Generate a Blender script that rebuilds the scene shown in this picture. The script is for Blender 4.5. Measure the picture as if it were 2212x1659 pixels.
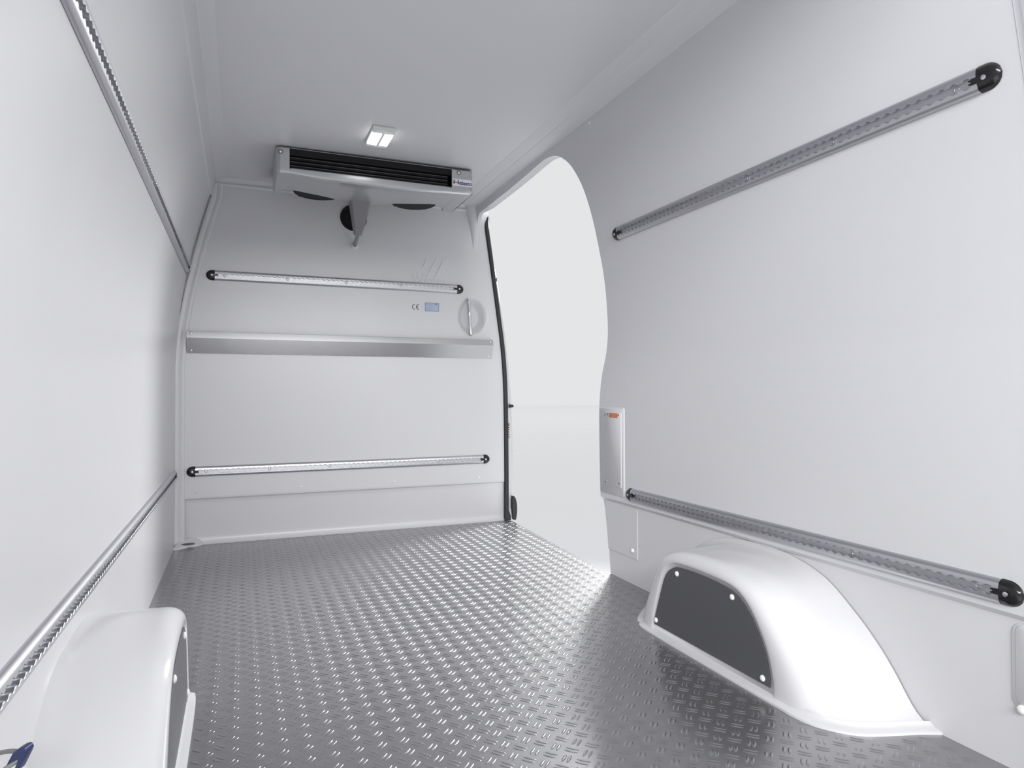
import bpy, bmesh, math, random
import numpy as np
from mathutils import Vector, Matrix

for _o in list(bpy.data.objects):
    bpy.data.objects.remove(_o)
SC = bpy.context.scene
COL = SC.collection
PI = math.pi

# ------------------------------------------------------------------ camera
CAM_Z = 0.72                     # the lens stands 0.72 m above the load floor, just behind the rear sill
YAW, PITCH, ROLL = math.radians(22.138), math.radians(0.739), math.radians(-0.124)
_f = Vector((math.sin(YAW) * math.cos(PITCH), math.cos(YAW) * math.cos(PITCH), math.sin(PITCH)))
_r = Vector((math.cos(YAW), -math.sin(YAW), 0))
_u = _r.cross(_f)
_r2 = _r * math.cos(ROLL) + _u * math.sin(ROLL)
_u2 = _u * math.cos(ROLL) - _r * math.sin(ROLL)
cd = bpy.data.cameras.new('camera')
cam = bpy.data.objects.new('camera', cd)
COL.objects.link(cam)
m3 = Matrix((_r2, _u2, -_f)).transposed()
cam.matrix_world = Matrix.Translation((0, 0, CAM_Z)) @ m3.to_4x4()
cd.sensor_fit = 'HORIZONTAL'
cd.sensor_width = 36.0
cd.lens = 1439.28 / 2212 * 36.0
cd.clip_start = 0.02
SC.camera = cam

# ------------------------------------------------------------------ world, lights, exposure
SC.view_settings.view_transform = 'Standard'
SC.view_settings.look = 'None'
SC.view_settings.gamma = 1.0
SC.view_settings.use_curve_mapping = False
SC.view_settings.exposure = 0.0
wd = bpy.data.worlds.new('studio')
SC.world = wd
wd.use_nodes = True
bg = wd.node_tree.nodes['Background']
bg.inputs['Color'].default_value = (0.985, 0.99, 1.0, 1)
bg.inputs['Strength'].default_value = 0.79


def area(name, loc, aim, sx, sy, power, col=(1, 1, 1), spread=180):
    l = bpy.data.lights.new(name, 'AREA')
    l.shape = 'RECTANGLE'
    l.size, l.size_y = sx, sy
    l.energy = power
    l.color = col
    l.spread = math.radians(spread)
    o = bpy.data.objects.new(name, l)
    o.location = loc
    o.rotation_euler = (Vector(aim) - Vector(loc)).to_track_quat('-Z', 'Y').to_euler()
    COL.objects.link(o)
    return o


area('studio_softbox_high', (-1.7, -2.6, 2.8), (1.1, 2.0, 0.4), 2.0, 1.6, 165)
area('studio_softbox_rear', (0.5, -3.4, 2.5), (0.55, 3.0, 0.9), 3.0, 0.8, 200)
area('studio_softbox_side', (2.85, 4.25, 2.0), (1.2, 2.6, 0.0), 0.5, 1.0, 60, spread=100)


# ------------------------------------------------------------------ materials
def mat(name, col, rough=0.4, metal=0.0, spec=0.5, coat=0.0, noise=0.0, nscale=30.0, bump=0.0, bscale=400.0,
        rvar=0.0, emit=None, estr=0.0, stretch=None, cvar=0.0):
    m = bpy.data.materials.new(name)
    m.use_nodes = True
    nt = m.node_tree
    b = nt.nodes['Principled BSDF']
    b.inputs['Base Color'].default_value = (*col, 1)
    b.inputs['Roughness'].default_value = rough
    b.inputs['Metallic'].default_value = metal
    b.inputs['Specular IOR Level'].default_value = spec
    b.inputs['Coat Weight'].default_value = coat
    b.inputs['Coat Roughness'].default_value = 0.12
    tc = nt.nodes.new('ShaderNodeTexCoord')
    mp = nt.nodes.new('ShaderNodeMapping')
    nt.links.new(tc.outputs['Object'], mp.inputs['Vector'])
    if stretch:
        mp.inputs['Scale'].default_value = stretch
    if rvar or cvar:
        n = nt.nodes.new('ShaderNodeTexNoise')
        n.inputs['Scale'].default_value = nscale
        n.inputs['Detail'].default_value = 4
        nt.links.new(mp.outputs['Vector'], n.inputs['Vector'])
        if rvar:
            mr = nt.nodes.new('ShaderNodeMapRange')
            mr.inputs['To Min'].default_value = rough - rvar
            mr.inputs['To Max'].default_value = rough + rvar
            nt.links.new(n.outputs['Fac'], mr.inputs['Value'])
            nt.links.new(mr.outputs['Result'], b.inputs['Roughness'])
        if cvar:
            cr = nt.nodes.new('ShaderNodeMapRange')
            cr.data_type = 'FLOAT_VECTOR'
            cr.inputs[9].default_value = [c * (1 - cvar) for c in col]
            cr.inputs[10].default_value = [min(1, c * (1 + cvar)) for c in col]
            cv = nt.nodes.new('ShaderNodeCombineXYZ')
            for k in range(3):
                nt.links.new(n.outputs['Fac'], cv.inputs[k])
            nt.links.new(cv.outputs[0], cr.inputs[6])
            nt.links.new(cr.outputs[1], b.inputs['Base Color'])
    if bump:
        n2 = nt.nodes.new('ShaderNodeTexNoise')
        n2.inputs['Scale'].default_value = bscale
        n2.inputs['Detail'].default_value = 2
        nt.links.new(mp.outputs['Vector'], n2.inputs['Vector'])
        bp = nt.nodes.new('ShaderNodeBump')
        bp.inputs['Strength'].default_value = bump
        bp.inputs['Distance'].default_value = 0.001
        nt.links.new(n2.outputs['Fac'], bp.inputs['Height'])
        nt.links.new(bp.outputs['Normal'], b.inputs['Normal'])
    if emit:
        b.inputs['Emission Color'].default_value = (*emit, 1)
        b.inputs['Emission Strength'].default_value = estr
    return m


WHITE = mat('white_gelcoat', (0.63, 0.63, 0.65), rough=0.34, rvar=0.03, nscale=6, bump=0.02, bscale=60)
GLOSS = mat('glossy_white_gelcoat', (0.60, 0.60, 0.613), rough=0.17, rvar=0.02, nscale=8, spec=0.55)
CEIL = mat('white_ceiling_panel', (0.62, 0.62, 0.643), rough=0.36, rvar=0.03, nscale=5)
PAINT = mat('white_body_paint', (0.56, 0.57, 0.585), rough=0.3, coat=0.3, rvar=0.02)
TREAD = mat('aluminium_tread_plate', (0.33, 0.33, 0.341), rough=0.24, metal=0.82, rvar=0.03, nscale=45, cvar=0.04)
ALU = mat('anodised_aluminium', (0.56, 0.56, 0.585), rough=0.38, metal=1.0, rvar=0.03, nscale=40)
ALUDK = mat('rail_channel_aluminium', (0.52, 0.52, 0.545), rough=0.42, metal=1.0, rvar=0.04)
STEEL = mat('brushed_stainless_steel', (0.42, 0.42, 0.425), rough=0.27, metal=1.0, rvar=0.003, nscale=40)
CHROME = mat('polished_chrome', (0.68, 0.68, 0.70), rough=0.06, metal=1.0, rvar=0.01)
SILVER = mat('silver_enamel', (0.56, 0.56, 0.575), rough=0.3, metal=0.65, bump=0.08, bscale=900, cvar=0.04, nscale=900)
BLACKP = mat('black_glossy_plastic', (0.008, 0.008, 0.009), rough=0.14, rvar=0.04, nscale=60, spec=0.5)
BLACKM = mat('black_matt_plastic', (0.006, 0.006, 0.007), rough=0.55, rvar=0.05, spec=0.25)
RUBBER = mat('black_rubber', (0.022, 0.023, 0.026), rough=0.6, rvar=0.05, nscale=80)
DARKPANEL = mat('dark_grey_composite', (0.085, 0.086, 0.092), rough=0.36, rvar=0.04, nscale=60)
FIN = mat('evaporator_fin_metal', (0.30, 0.30, 0.31), rough=0.4, metal=0.8, rvar=0.05)
SCREWM = mat('screw_steel', (0.72, 0.72, 0.74), rough=0.22, metal=1.0, rvar=0.03)
WPLAST = mat('white_plastic', (0.82, 0.82, 0.80), rough=0.35, rvar=0.03)
DIFFUSER = mat('lit_diffuser', (0.95, 0.95, 0.93), rough=0.4, emit=(1.0, 0.995, 0.97), estr=5.0)
BLUEINK = mat('blue_ink', (0.012, 0.018, 0.17), rough=0.4, rvar=0.03)
REDINK = mat('red_ink', (0.45, 0.012, 0.02), rough=0.4, rvar=0.03)
BLACKINK = mat('black_ink', (0.012, 0.012, 0.014), rough=0.5, rvar=0.03)
STICKER = mat('white_sticker', (0.88, 0.88, 0.89), rough=0.35, rvar=0.03)
PLATEBLUE = mat('pale_blue_print', (0.40, 0.46, 0.60), rough=0.35, rvar=0.03, cvar=0.12, nscale=40)
FRAMEBLUE = mat('mid_blue_print', (0.12, 0.17, 0.36), rough=0.35, rvar=0.03)
ORANGE = mat('orange_print', (0.62, 0.14, 0.03), rough=0.4, rvar=0.03)
ORANGE2 = mat('pale_orange_print', (0.78, 0.36, 0.22), rough=0.4, rvar=0.03)
TEAL = mat('teal_print', (0.02, 0.16, 0.26), rough=0.4, rvar=0.03)
BEIGE = mat('beige_contact', (0.62, 0.52, 0.40), rough=0.35, rvar=0.03, metal=0.3)
NAVY = mat('navy_plastic', (0.030, 0.040, 0.115), rough=0.34, rvar=0.04)
CABLEM = mat('grey_cable_sheath', (0.20, 0.20, 0.205), rough=0.4, rvar=0.04)
DRAIN = mat('dark_drain_plastic', (0.05, 0.05, 0.055), rough=0.4, rvar=0.04)
SHADEBAND = mat('grey_shade_band', (0.24, 0.24, 0.26), rough=0.5, rvar=0.04)  # grey holds the shade of a white surface at the rear frame
SPOUT = mat('grey_moulded_plastic', (0.20, 0.20, 0.21), rough=0.45, rvar=0.04)
GROUND = mat('white_studio_floor', (0.80, 0.81, 0.83), rough=0.12, rvar=0.02, nscale=2)

# ------------------------------------------------------------------ builders
ORG = {}


def _link(name, me, mats, parent, origin):
    o = bpy.data.objects.new(name, me)
    COL.objects.link(o)
    for m in (mats if isinstance(mats, (list, tuple)) else [mats]):
        me.materials.append(m)
    if parent is not None:
        o.parent = parent
    else:
        o.location = origin
    ORG[o.name] = Vector(origin)
    return o


def mk(name, verts, faces, m, parent=None, smooth=True, angle=35, label=None, cat=None, group=None, kind=None,
       origin=None, fix=True):
    """one mesh object from world-space vertices"""
    verts = [tuple(v) for v in verts]
    if parent is not None:
        origin = ORG[parent.name]
    elif origin is None:
        a = np.array(verts)
        origin = Vector(((a[:, 0].min() + a[:, 0].max()) / 2, (a[:, 1].min() + a[:, 1].max()) / 2, a[:, 2].min()))
    ox, oy, oz = origin
    me = bpy.data.meshes.new(name)
    me.from_pydata([(x - ox, y - oy, z - oz) for x, y, z in verts], [], faces)
    if fix:
        bm = bmesh.new()
        bm.from_mesh(me)
        bmesh.ops.remove_doubles(bm, verts=bm.verts, dist=1e-6)
        bmesh.ops.recalc_face_normals(bm, faces=bm.faces)
        bm.to_mesh(me)
        bm.free()
    if smooth:
        me.polygons.foreach_set('use_smooth', [True] * len(me.polygons))
        me.set_sharp_from_angle(angle=math.radians(angle))
    me.update()
    o = _link(name, me, m, parent, origin)
    tag(o, label, cat, group, kind)
    return o


def tag(o, label=None, cat=None, group=None, kind=None):
    if label: o['label'] = label
    if cat: o['category'] = cat
    if group: o['group'] = group
    if kind: o['kind'] = kind
    return o


def thing(name, loc, label, cat, group=None):
    o = bpy.data.objects.new(name, None)
    o.empty_display_size = 0.05
    COL.objects.link(o)
    o.location = loc
    ORG[o.name] = Vector(loc)
    return tag(o, label, cat, group)


class S:
    """collects shapes (world space) into one mesh"""
    def __init__(s): s.v, s.f = [], []

    def add(s, v, f):
        n = len(s.v)
        s.v += [tuple(p) for p in v]
        s.f += [tuple(i + n for i in q) for q in f]
        return s

    def grid(s, P, close_u=False, close_v=False):
        nu, nv = len(P), len(P[0])
        v = [p for row in P for p in row]
        f = []
        for i in range(nu if close_u else nu - 1):
            for j in range(nv if close_v else nv - 1):
                i2, j2 = (i + 1) % nu, (j + 1) % nv
                f.append((i * nv + j, i * nv + j2, i2 * nv + j2, i2 * nv + j))
        return s.add(v, f)

    def box(s, c, d, bev=0.0, seg=2, mtx=None):
        bm = bmesh.new()
        bmesh.ops.create_cube(bm, size=1)
        bmesh.ops.scale(bm, vec=d, verts=bm.verts)
        if bev:
            bmesh.ops.bevel(bm, geom=bm.edges[:], offset=bev, segments=seg, affect='EDGES', profile=0.5)
        M = Matrix.Translation(c) @ (mtx.to_4x4() if mtx else Matrix.Identity(4))
        bm.verts.index_update()
        v = [M @ x.co for x in bm.verts]
        f = [[y.index for y in q.verts] for q in bm.faces]
        bm.free()
        return s.add(v, f)

    def prism(s, pts, off):
        """planar outline (3d points) swept by off, both ends closed"""
        n = len(pts)
        a = [Vector(p) for p in pts]
        b = [p + Vector(off) for p in a]
        return s.add(a + b, [tuple(range(n))[::-1], tuple(range(n, 2 * n))] +
                     [(i, (i + 1) % n, n + (i + 1) % n, n + i) for i in range(n)])

    def cyl(s, p0, p1, r0, r1=None, seg=20, caps=True):
        p0, p1 = Vector(p0), Vector(p1)
        r1 = r0 if r1 is None else r1
        d = (p1 - p0).normalized()
        a = d.orthogonal().normalized()
        b = d.cross(a)
        ring = lambda p, r: [p + (a * math.cos(t) + b * math.sin(t)) * r for t in [2 * PI * k / seg for k in range(seg)]]
        f = [(k, (k + 1) % seg, seg + (k + 1) % seg, seg + k) for k in range(seg)]
        if caps: f += [tuple(range(seg))[::-1], tuple(range(seg, 2 * seg))]
        return s.add(ring(p0, r0) + ring(p1, r1), f)

    def lathe(s, c, axis, prof, seg=20):
        """prof: list of (radius, height along axis)"""
        c, d = Vector(c), Vector(axis).normalized()
        a = d.orthogonal().normalized()
        b = d.cross(a)
        rows = [[c + d * h + (a * math.cos(2 * PI * k / seg) + b * math.sin(2 * PI * k / seg)) * r for k in range(seg)] for r, h in prof]
        return s.grid(rows, close_v=True)

    def tube(s, path, r, seg=12, caps=True):
        path = [Vector(p) for p in path]
        rows = []
        up = None
        for i, p in enumerate(path):
            d = (path[min(i + 1, len(path) - 1)] - path[max(i - 1, 0)]).normalized()
            if up is None: up = d.orthogonal().normalized()
            up = (up - d * up.dot(d)).normalized()
            b = d.cross(up)
            rr = r[i] if isinstance(r, (list, tuple)) else r
            rows.append([p + (up * math.cos(2 * PI * k / seg) + b * math.sin(2 * PI * k / seg)) * rr for k in range(seg)])
        s.grid(rows, close_v=True)
        if caps:
            n = len(s.v)
            s.f.append(tuple(range(n - seg, n)))
            s.f.append(tuple(range(n - seg * len(path), n - seg * len(path) + seg))[::-1])
        return s

    def mk(s, name, m, parent=None, **k):
        return mk(name, s.v, s.f, m, parent, **k)


def interp(tab, x):
    return float(np.interp(x, [a for a, b in tab], [b for a, b in tab]))


def smooth_curve(pts, n):
    """Catmull-Rom through pts, resampled to n points"""
    P = [np.array(p, float) for p in pts]
    P = [2 * P[0] - P[1]] + P + [2 * P[-1] - P[-2]]
    out = []
    for i in range(1, len(P) - 2):
        for t in np.linspace(0, 1, 16, endpoint=False):
            a, b, c, d = P[i - 1:i + 3]
            out.append(0.5 * (2 * b + (c - a) * t + (2 * a - 5 * b + 4 * c - d) * t * t + (3 * b - a - 3 * c + d) * t ** 3))
    out.append(P[-2])
    out = np.array(out)
    L = np.concatenate([[0], np.cumsum(np.linalg.norm(np.diff(out, axis=0), axis=1))])
    q = np.linspace(0, L[-1], n)
    return np.stack([np.interp(q, L, out[:, k]) for k in range(out.shape[1])], 1)


def dome_screw(name, c, n, r, h, m, parent, label=None):
    s = S()
    prof = [(r, 0)] + [(r * math.cos(t), h * 0.25 + h * 0.75 * math.sin(t)) for t in np.linspace(0, PI / 2 * 0.98, 6)]
    s.lathe(c, n, prof, 16)
    nn = len(s.v)
    s.f.append(tuple(range(nn - 16, nn)))
    return s.mk(name, m, parent, angle=60, label=label)


def text_shape(body, size, o, ex, ey, depth, bold=False):
    """text as a solid: o = lower left corner, ex/ey directions"""
    cu = bpy.data.curves.new('lettering', 'FONT')
    cu.body = body
    cu.size = size
    cu.extrude = depth / 2
    cu.resolution_u = 4
    if bold: cu.offset = size * 0.018
    ob = bpy.data.objects.new('lettering', cu)
    COL.objects.link(ob)
    bpy.context.view_layer.update()
    me = bpy.data.meshes.new_from_object(ob.evaluated_get(bpy.context.evaluated_depsgraph_get()))
    ex, ey = Vector(ex).normalized(), Vector(ey).normalized()
    en = ex.cross(ey)
    v = [Vector(o) + ex * p.co.x + ey * p.co.y + en * (p.co.z + depth / 2) for p in me.vertices]
    f = [tuple(q.vertices) for q in me.polygons]
    bpy.data.objects.remove(ob)
    bpy.data.curves.remove(cu)
    bpy.data.meshes.remove(me)
    return v, f


# ------------------------------------------------------------------ the load space: profiles
YB = 3.50                        # bulkhead
YR = 0.45                        # rear end of the side walls
LW = [(0, -.285), (.85, -.285), (1.0, -.276), (1.16, -.258), (1.30, -.234), (1.44, -.203), (1.63, -.152), (1.67, -.139), (1.80, -.10)]
RW = [(0, 1.353), (.85, 1.351), (1.0, 1.341), (1.16, 1.323), (1.30, 1.294), (1.44, 1.263), (1.63, 1.218), (1.70, 1.201), (1.745, 1.193), (1.80, 1.18)]
_lw = smooth_curve([(b, a) for a, b in LW[1:8]], 60)
_rw = smooth_curve([(b, a) for a, b in RW[1:9]], 60)
xl = lambda z: -.285 if z < .85 else float(np.interp(z, _lw[:, 1], _lw[:, 0]))
xr = lambda z: float(np.interp(z, [0, .85], [1.353, 1.351])) if z < .85 else float(np.interp(z, _rw[:, 1], _rw[:, 0]))
def xr_step(z):                  # lower skirt of the right wall sits a little further out
    t = min(1, max(0, (z - .288) / .012))
    return xr(z) + .012 * (1 - t)

# studio ground around the van
S().grid([[(-60, -60, -.62), (60, -60, -.62)], [(-60, 62, -.62), (60, 62, -.62)]]).mk('ground', GROUND, kind='structure', origin=(0, 0, -.62), smooth=False)

# floor slab
fl = [(-.30, YR), (1.372, YR), (1.372, 2.30), (1.357, 2.315), (1.41, 3.44), (1.41, 3.47), (1.375, 3.49), (1.375, 3.58), (-.30, 3.58)]
s = S().prism([(x, y, -.03) for x, y in fl], (0, 0, .03))
FLOOR = s.mk('floor', TREAD, kind='structure', origin=(0, 0, 0), smooth=False,
             label='grey aluminium tread plate floor of the load space')

# left wall
zs = list(np.linspace(0, .85, 12)) + list(np.linspace(.88, 1.67, 28))
ysl = np.linspace(YR, 3.58, 40)
s = S().grid([[(xl(z), y, z) for y in ysl] for z in zs])
WALL_L = s.mk('wall_left', WHITE, kind='structure', origin=(-.285, 0, 0))

# door opening in the right wall: rear edge as a function of height
DR = smooth_curve([(0, 2.318), (.15, 2.335), (.27, 2.362), (.31, 2.374), (.60, 2.382), (.72, 2.372), (.80, 2.352), (.90, 2.31), (1.0, 2.292), (1.2, 2.284),
                   (1.35, 2.284), (1.45, 2.294), (1.53, 2.313), (1.60, 2.348), (1.65, 2.39), (1.69, 2.45), (1.708, 2.51), (1.715, 2.575)], 120)
ye = lambda z: float(np.interp(z, DR[:, 0], DR[:, 1]))
ZT = 1.715
yf = lambda z: 3.5 if z < 1.56 else 3.5 - .085 * (1 - math.sqrt(max(0, 1 - min(1, (z - 1.56) / (1.699 - 1.56)) ** 2)))
zr = [0, .05, .1, .15, .2, .24, .28, .288, .300, .32] + list(np.linspace(.36, .84, 22)) + list(np.linspace(.86, 1.62, 44)) + list(np.linspace(1.63, 1.70, 12)) + [1.706, 1.711, ZT]
s = S()
YS = .752                         # the wall lining ends here, then the rear door frame
s.grid([[(xr_step(z), YS + (ye(z) - YS) * t, z) for t in np.linspace(0, 1, 30)] for z in zr])
def zhead(y): return float(np.interp(y, [2.575, 2.65, 2.80, 3.0, 3.4, 3.5], [ZT, 1.7135, 1.708, 1.703, 1.699, 1.698]))
s.grid([[(xr(zhead(y) + (1.745 - zhead(y)) * q), y, zhead(y) + (1.745 - zhead(y)) * q) for y in list(np.linspace(YS, 2.575, 24)) + list(np.linspace(2.65, 3.5, 16))] for q in (0, .5, 1)])
ZF = 1.699
zf = list(np.linspace(1.56, ZF, 10))
s.grid([[(xr(z), yf(z) + (3.5 - yf(z)) * t, z) for t in np.linspace(0, 1, 4)] for z in zf])
# returns (thickness of the lining round the opening)
TH = .040
rim = [(xr_step(z), ye(z), z) for z in zr] + [(xr(zhead(y)), y, zhead(y)) for y in np.linspace(2.60, 3.40, 16)] + [(xr(z), yf(z), z) for z in zf[::-1]]
rimd = [TH] * (len(zr) + 14) + [TH * .8, TH * .6] + [TH * .5] * len(zf)
s.grid([[(x + d, y, z) for d in (0, .006, dd)] for (x, y, z), dd in zip(rim, rimd)])
WALL_R = s.mk('wall_right', WHITE, kind='structure', origin=(1.353, 0, 0))
# rear frame of the body beyond the lining
s = S()
s.grid([[(xr(z) + d, y, z) for d, y in ((.012, YS - .010), (.016, YS - .012), (.020, YS - .020), (.022, YS - .034), (.018, YS - .046), (.018, YR))] for z in np.linspace(0, 1.745, 50)])
s.mk('trim_1', WHITE, kind='structure')
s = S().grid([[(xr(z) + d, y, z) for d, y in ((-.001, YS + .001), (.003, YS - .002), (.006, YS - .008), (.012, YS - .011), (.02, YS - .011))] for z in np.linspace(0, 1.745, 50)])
s.mk('trim_6', SHADEBAND, kind='structure')  # added strip, its grey paints the shaded band where the lining ends

# ceiling with its coves
prof = [(-.155, 1.655), (-.1385, 1.668), (-.1335, 1.671), (-.113, 1.748), (-.108, 1.751), (-.074, 1.758), (-.068, 1.7595), (.534, 1.765), (1.086, 1.7655), (1.090, 1.764),
        (1.137, 1.756), (1.141, 1.7535), (1.190, 1.742), (1.194, 1.739), (1.20, 1.73)]
s = S().grid([[(x, y, z) for x, z in prof] for y in np.linspace(YR, 3.58, 24)])
CEILING = s.mk('ceiling', CEIL, kind='structure', origin=(.534, 0, 1.75), angle=8)

# front edge of the door opening (x as a function of height)
DOORF = [(0, 1.376), (.32, 1.376), (.72, 1.371), (.95, 1.357), (1.16, 1.330), (1.36, 1.302), (1.54, 1.276), (1.62, 1.264), (1.665, 1.262), (1.705, 1.278)]
_df = smooth_curve([(b, a) for a, b in DOORF], 90)
def bulk_x(x, z):
    if x < 1.0: return x
    xm = float(np.interp(z, _df[:, 1], _df[:, 0])) + .006
    return 1.0 + (x - 1.0) * (xm - 1.0) / .374
# bulkhead, a height field with the hollow of the grab handle
HX, HZ, HA, HB = 1.184, 1.142, .083, .104
def bulk_y(x, z):
    y = 0.0
    r = math.hypot((x - HX) / HA, (z - HZ) / HB)
    if r < 1.12:
        t = min(1, max(0, (1.06 - r) / .50))
        y += .044 * t * t * (3 - 2 * t)
    t = min(1, max(0, (.219 - z) / .006))
    y += .008 * t
    if z < .213:
        y += .022 * (.213 - z) / .213
    if z < .035:
        y -= .030 * (1 - math.sqrt(max(0, 1 - ((.035 - z) / .035) ** 2)))
    return YB + y
xs = sorted(set([round(v, 4) for v in list(np.linspace(-.33, 1.08, 40)) + list(np.linspace(1.085, 1.285, 51)) + list(np.linspace(1.30, 1.374, 5))]))
zz = sorted(set([round(v, 4) for v in list(np.linspace(0, .036, 10)) + [.06, .1, .15, .19, .2125, .2135, .216, .2185, .2195, .23] + list(np.linspace(.26, 1.02, 20)) +
                 list(np.linspace(1.025, 1.26, 59)) + list(np.linspace(1.28, 1.80, 14))]))
s = S().grid([[(bulk_x(x, z), bulk_y(bulk_x(x, z), z), z) for x in xs] for z in zz])
BULK = s.mk('wall_front', WHITE, kind='structure', origin=(.534, YB, 0), angle=50)

# moulded bead framing the bulkhead: up the left corner and along the top
s = S()
cornz = list(np.linspace(.0, 1.73, 50))
rows = []
for z in cornz:
    x0 = xl(z) + (.004 if z < .9 else .004 + .014 * min(1, (z - .9) / .4))
    rows.append([(x0 - .01, YB - .012, z), (x0 + .003, YB - .014, z), (x0 + .010, YB - .010, z), (x0 + .013, YB - .004, z), (x0 + .020, YB - .006, z), (x0 + .030, YB - .008, z),
                 (x0 + .036, YB - .004, z), (x0 + .038, YB + .004, z)])
s.grid(rows)
s.mk('trim_2', WHITE, kind='structure', angle=70)
s = S()
s.grid([[(x, YB - dy, z) for dy, z in ((.012, 1.775), (.014, 1.757), (.010, 1.752), (.004, 1.750), (.003, 1.738), (.008, 1.733), (.008, 1.727), (.002, 1.723), (-.004, 1.722))] for x in (-.12, 1.19)])
s.mk('trim_3', WHITE, kind='structure', angle=70)

# right front corner post under the header: a fin that tapers downwards
s = S()
rows = []
for t in np.linspace(0, 1, 16):
    z = 1.758 - .255 * t
    w = (1 - t) ** 1.4
    rows.append([(1.195 - .055 * w, YB + .003, z), (1.195 - .052 * w, YB - .012 * w, z), (1.196 - .026 * w, YB - .040 * w, z), (1.200 - .002 * w, YB - .052 * w, z),
                 (1.212 + .008 * w, YB - .050 * w, z), (1.225 + .02 * w, YB + .003, z)])
s.grid(rows)
s.mk('trim_4', WHITE, kind='structure', angle=50)

# body pillar at the front of the door opening
W2 = [(0, .020), (.06, .020), (.18, .029), (.32, .036), (.43, .037), (.55, .033), (.66, .029), (.8, .025), (.95, .021), (1.1, .020), (1.3, .016), (1.46, .009), (1.56, .003), (1.70, .001)]
s = S()
rows = []
for x, z in _df:
    w = interp(W2, z)
    rows.append([(x - .002, YB + .05, z), (x + .004, YB + .006, z), (x + .018, YB + .004, z), (x + .020 + w * .6, YB + .003, z), (x + .020 + w, YB + .008, z), (x + .018 + w, YB + .06, z), (x - .002, YB + .08, z)])
s.grid(rows)
s.mk('door_1', PAINT, kind='structure', angle=40)

# ------------------------------------------------------------------ tread bars on the floor
ARCH_R_BASE = [(1.372, 2.0), (1.25, 1.90), (1.1634, 1.812), (1.1495, 1.772), (1.1351, 1.714), (1.1342, 1.211), (1.1325, 1.157), (1.145, 1.091), (1.195, 1.029), (1.266, .999), (1.323, .982), (1.372, .96)]
MIR = 1.040                      # the left arch mirrors the right one: x -> MIR - x


def in_poly(x, y, P):
    c = False
    for i in range(len(P)):
        (x1, y1), (x2, y2) = P[i - 1], P[i]
        if (y1 > y) != (y2 > y) and x < (x2 - x1) * (y - y1) / (y2 - y1) + x1:
            c = not c
    return c


LL, LWD, LH = .0152, .0036, .0010        # half length, half width, height of one bar
st = np.linspace(-1, 1, 9)
lv, lf = [], []
for i, t in enumerate(st):
    wv = LWD * (1 - t * t) ** .8
    hv = LH * (1 - t ** 4) ** .6 if abs(t) < 1 else 0
    for a, hh in ((-1, 0), (-.72, .62), (0, 1), (.72, .62), (1, 0)):
        lv.append((t * LL, a * wv, hv * hh))
for i in range(8):
    for j in range(4):
        lf.append((i * 5 + j, (i + 1) * 5 + j, (i + 1) * 5 + j + 1, i * 5 + j + 1))
lug = bpy.data.meshes.new('tread_bar')
lug.from_pydata(lv, [], lf)
bm = bmesh.new()
bm.from_mesh(lug)
bmesh.ops.remove_doubles(bm, verts=bm.verts, dist=1e-7)
bmesh.ops.recalc_face_normals(bm, faces=bm.faces)
bm.to_mesh(lug)
bm.free()
lug.polygons.foreach_set('use_smooth', [True] * len(lug.polygons))
lug.materials.append(TREAD)
LV = np.array([v.co[:] for v in lug.vertices])
LF = [tuple(p.vertices) for p in lug.polygons]
Q = .0470
OX, OY = .9713, 1.2766
cells = []
AR = ARCH_R_BASE
AL = [(MIR - x, y) for x, y in ARCH_R_BASE]
for i in range(-30, 14):
    for j in range(-16, 52):
        for kind in (0, 1):
            cx = OX + i * Q + (Q / 2 if kind else 0)
            cy = OY + j * Q - (Q / 2 if kind else 0)
            ang = PI / 4 if kind == 0 else -PI / 4
            nx, ny = -math.sin(ang), math.cos(ang)
            for sg in (-.0051, .0051):
                x, y = cx + nx * sg, cy + ny * sg
                dx, dy = LL * math.cos(ang), LL * math.sin(ang)
                ends = [(x, y), (x + dx, y + dy), (x - dx, y - dy)]
                if any(px < -.28 or py < .55 or py > 3.515 or in_poly(px, py, AR) or in_poly(px, py, AL) or not in_poly(px, py, fl) for px, py in ends):
                    continue
                if any(px > 1.352 and py < 2.32 for px, py in ends):
                    continue
                cells.append((x, y, ang))
lens = 1439.28
def pix(p):
    d = Vector(p) - Vector((0, 0, CAM_Z))
    w = d.dot(_f)
    return (1106 + lens * d.dot(_r2) / w, 829.5 - lens * d.dot(_u2) / w, w) if w > .05 else (-1, -1, w)
near, far = [], []
for c in cells:
    px, py, w = pix((c[0], c[1], 0))
    c = (*c, w)
    if 5 < px < 2207 and py < 1654:
        near.append(c)
    elif -160 < px < 2400 and py < 1900:
        far.append(c)
near.sort(key=lambda c: c[3])
far += near[300:]
for x, y, a, w in near[:300]:
    o = bpy.data.objects.new('tread_bar', lug)
    COL.objects.link(o)
    o.parent = FLOOR
    o.location = (x, y, 0)
    o.rotation_euler = (0, 0, a)
VV, FF = [], []
for k, (x, y, a, w) in enumerate(far):
    ca, sa = math.cos(a), math.sin(a)
    VV.append(np.stack([LV[:, 0] * ca - LV[:, 1] * sa + x, LV[:, 0] * sa + LV[:, 1] * ca + y, LV[:, 2]], 1))
    n = k * len(LV)
    FF += [tuple(i + n for i in q) for q in LF]
me = bpy.data.meshes.new('tread_bars')
me.from_pydata(np.concatenate(VV).tolist(), [], FF)
me.polygons.foreach_set('use_smooth', [True] * len(me.polygons))
o = _link('tread_bars', me, TREAD, FLOOR, (0, 0, 0))
o['kind'] = 'stuff'

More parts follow.
